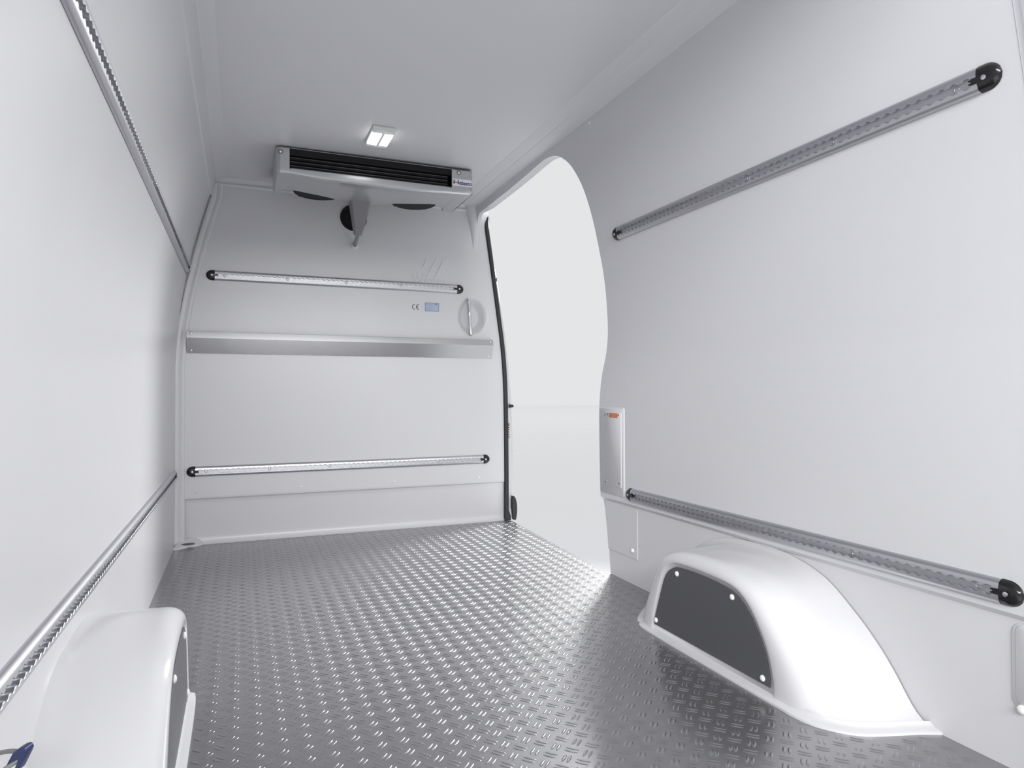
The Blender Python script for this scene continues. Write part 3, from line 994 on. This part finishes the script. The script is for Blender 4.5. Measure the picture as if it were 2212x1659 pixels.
# seam strip along the lining beside the door
s = S()
seam = smooth_curve([(2.203, 1.728), (2.2035, 1.62), (2.204, 1.44), (2.195, 1.25), (2.175, 1.05), (2.162, .90), (2.160, .80), (2.17, .70)], 40)
rows = []
for y, z in seam:
    rows.append([wall_pt(y - .004, z, -.0003), wall_pt(y - .0015, z, .0003), wall_pt(y + .0015, z, .0003), wall_pt(y + .004, z, -.0003)])
s.grid(rows)
s.mk('trim_5', WHITE, kind='structure', angle=70)
o = dome_screw('screw_cap', (xr(1.722) + .0005, 2.172, 1.722), (-1, 0, -.3), .006, .004, WPLAST, None)
tag(o, 'tiny white screw cap at the top of the right wall beside the door arch', 'screw cap')

# ------------------------------------------------------------------ door opening fittings
t = thing('door_seal', (1.385, 3.49, 0.0), 'black rubber door seal running up the front edge of the side door opening', 'door seal')
s = S()
rows = []
for k, (x, z) in enumerate(_df):
    w = .0235 if z < 1.64 else .0235 - .021 * min(1, (z - 1.64) / .065) ** 2
    h = .012
    z = max(z, .012)
    rows.append([(x - .001, YB + .006, z), (x - .001, YB - h * .6, z), (x + w * .2, YB - h, z), (x + w * .7, YB - h, z), (x + w, YB - h * .55, z), (x + w, YB + .006, z)])
s.grid(rows)
s.add(rows[0], [tuple(range(6))])
s.mk('seal_profile', RUBBER, t, angle=50)
s = S()
s.prism([(1.376, YB - .016, .0), (1.4095, YB - .016, .0), (1.4105, YB - .016, .024), (1.404, YB - .016, .040), (1.399, YB - .016, .052), (1.376, YB - .016, .052)], (0, .018, 0))
s.mk('seal_foot', RUBBER, t, smooth=False)

t = thing('door_buffer', (1.418, 3.494, .63), 'black rubber buffer peg on the white pillar of the door opening', 'buffer')
zc = .645
xc = 1.405
S().lathe((xc, YB - .004, zc), (.8, -.6, 0), [(.0005, -.002), (.0115, 0), (.0115, .006), (.009, .009), (.0085, .012)], 20).mk('buffer_base', RUBBER, t, angle=40)
S().lathe((xc + .008, YB - .012, zc), (.8, -.6, 0), [(.0082, 0), (.0085, .010), (.0065, .014), (.0001, .0142)], 16).mk('buffer_tip', RUBBER, t, angle=40)

t = thing('contact_plate', (1.40, 3.496, .46), 'small black contact strip with beige contacts on the white pillar', 'contact plate')
pl = S().box((1.4015, YB - .0005, .505), (.0105, .008, .083), .002, 2).mk('carrier', BLACKM, t, angle=30)
for k in range(5):
    S().box((1.402, YB - .0050, .478 + .0128 * k), (.0075, .003, .0085), .0008, 1).mk('contact', BEIGE, pl, smooth=False)
for z in (.5415, .4685):
    S().lathe((1.402, YB - .0044, z), (0, -1, 0), [(.003, 0), (.0026, .0012), (.0001, .0014)], 12).mk('screw', SCREWM, pl, angle=40)

s = S()
oc = smooth_curve([(1.4245, 0.004), (1.4185, .06), (1.4165, .11), (1.4180, .124), (1.4225, .138), (1.434, .128), (1.443, .095), (1.445, .06), (1.443, .03), (1.438, .004)], 40)
s.prism([(x, YB - .022, z) for x, z in oc], (0, .03, 0))
o = s.mk('step_trim', RUBBER, None, angle=30)
tag(o, 'dark curved plastic trim piece at the foot of the door pillar', 'trim piece')

t = thing('latch_fitting', (1.32, 3.5, 1.32), 'tiny dark latch fitting high on the white door pillar', 'latch')
S().box((1.3310, YB - .001, 1.355), (.004, .006, .026), .0012, 1).mk('latch_plate', BLACKM, t, angle=30)
S().lathe((1.3205, YB + .001, 1.420), (0, -1, 0), [(.0022, 0), (.002, .002), (.0001, .0022)], 10).mk('latch_pin', BLACKM, t, angle=30)

# ------------------------------------------------------------------ cable with blue clip at the rear left
t = thing('cable_clip', (-.25, .95, .25), 'navy blue plastic clip on a grey cable at the bottom left corner', 'cable clip')
CLIP = [(-0.2406, 0.9676, 0.2956), (-0.2389, 0.9669, 0.295), (-0.2379, 0.9664, 0.2941), (-0.2369, 0.9661, 0.2908), (-0.2375, 0.9664, 0.2881), (-0.2445, 0.9695, 0.2725), (-0.247, 0.9705, 0.2672), (-0.2495, 0.9715, 0.2706), (-0.249, 0.9713, 0.2722), (-0.2458, 0.9699, 0.2782), (-0.2463, 0.9701, 0.2802), (-0.2477, 0.9706, 0.2809), (-0.2514, 0.9721, 0.2792), (-0.2559, 0.974, 0.2759), (-0.2598, 0.9757, 0.2719), (-0.2599, 0.9757, 0.2729), (-0.2575, 0.9746, 0.2782), (-0.252, 0.9723, 0.2891), (-0.2495, 0.9712, 0.2914), (-0.2452, 0.9694, 0.2941)]
CABLE = [(-0.3087, 1.0282, 0.259), (-0.2899, 1.0117, 0.2726), (-0.2743, 0.9977, 0.28), (-0.2622, 0.9873, 0.285), (-0.2521, 0.9804, 0.2868), (-0.2455, 0.9767, 0.2848), (-0.2457, 0.9758, 0.2803), (-0.2498, 0.9737, 0.2767), (-0.2554, 0.9706, 0.2745), (-0.2618, 0.9689, 0.2707), (-0.2709, 0.9695, 0.262), (-0.2872, 0.9873, 0.2395)]
S().tube([tuple(p) for p in smooth_curve(CABLE, 60)], .0027, 14).mk('cable', CABLEM, t, angle=60)
s = S()
tk = _f * .012
ctr = sum((Vector(p) for p in CLIP), Vector()) / len(CLIP)
front = [Vector(p) for p in CLIP]
inset = [p + (ctr - p).normalized() * .0008 - _f * .0008 for p in front]
back = [p + tk for p in front]
n = len(front)
s.grid([inset, front, back], close_v=True)
s.add(inset, [tuple(range(n))])
s.add(back, [tuple(range(n))[::-1]])
s.mk('clip', NAVY, t, angle=40)
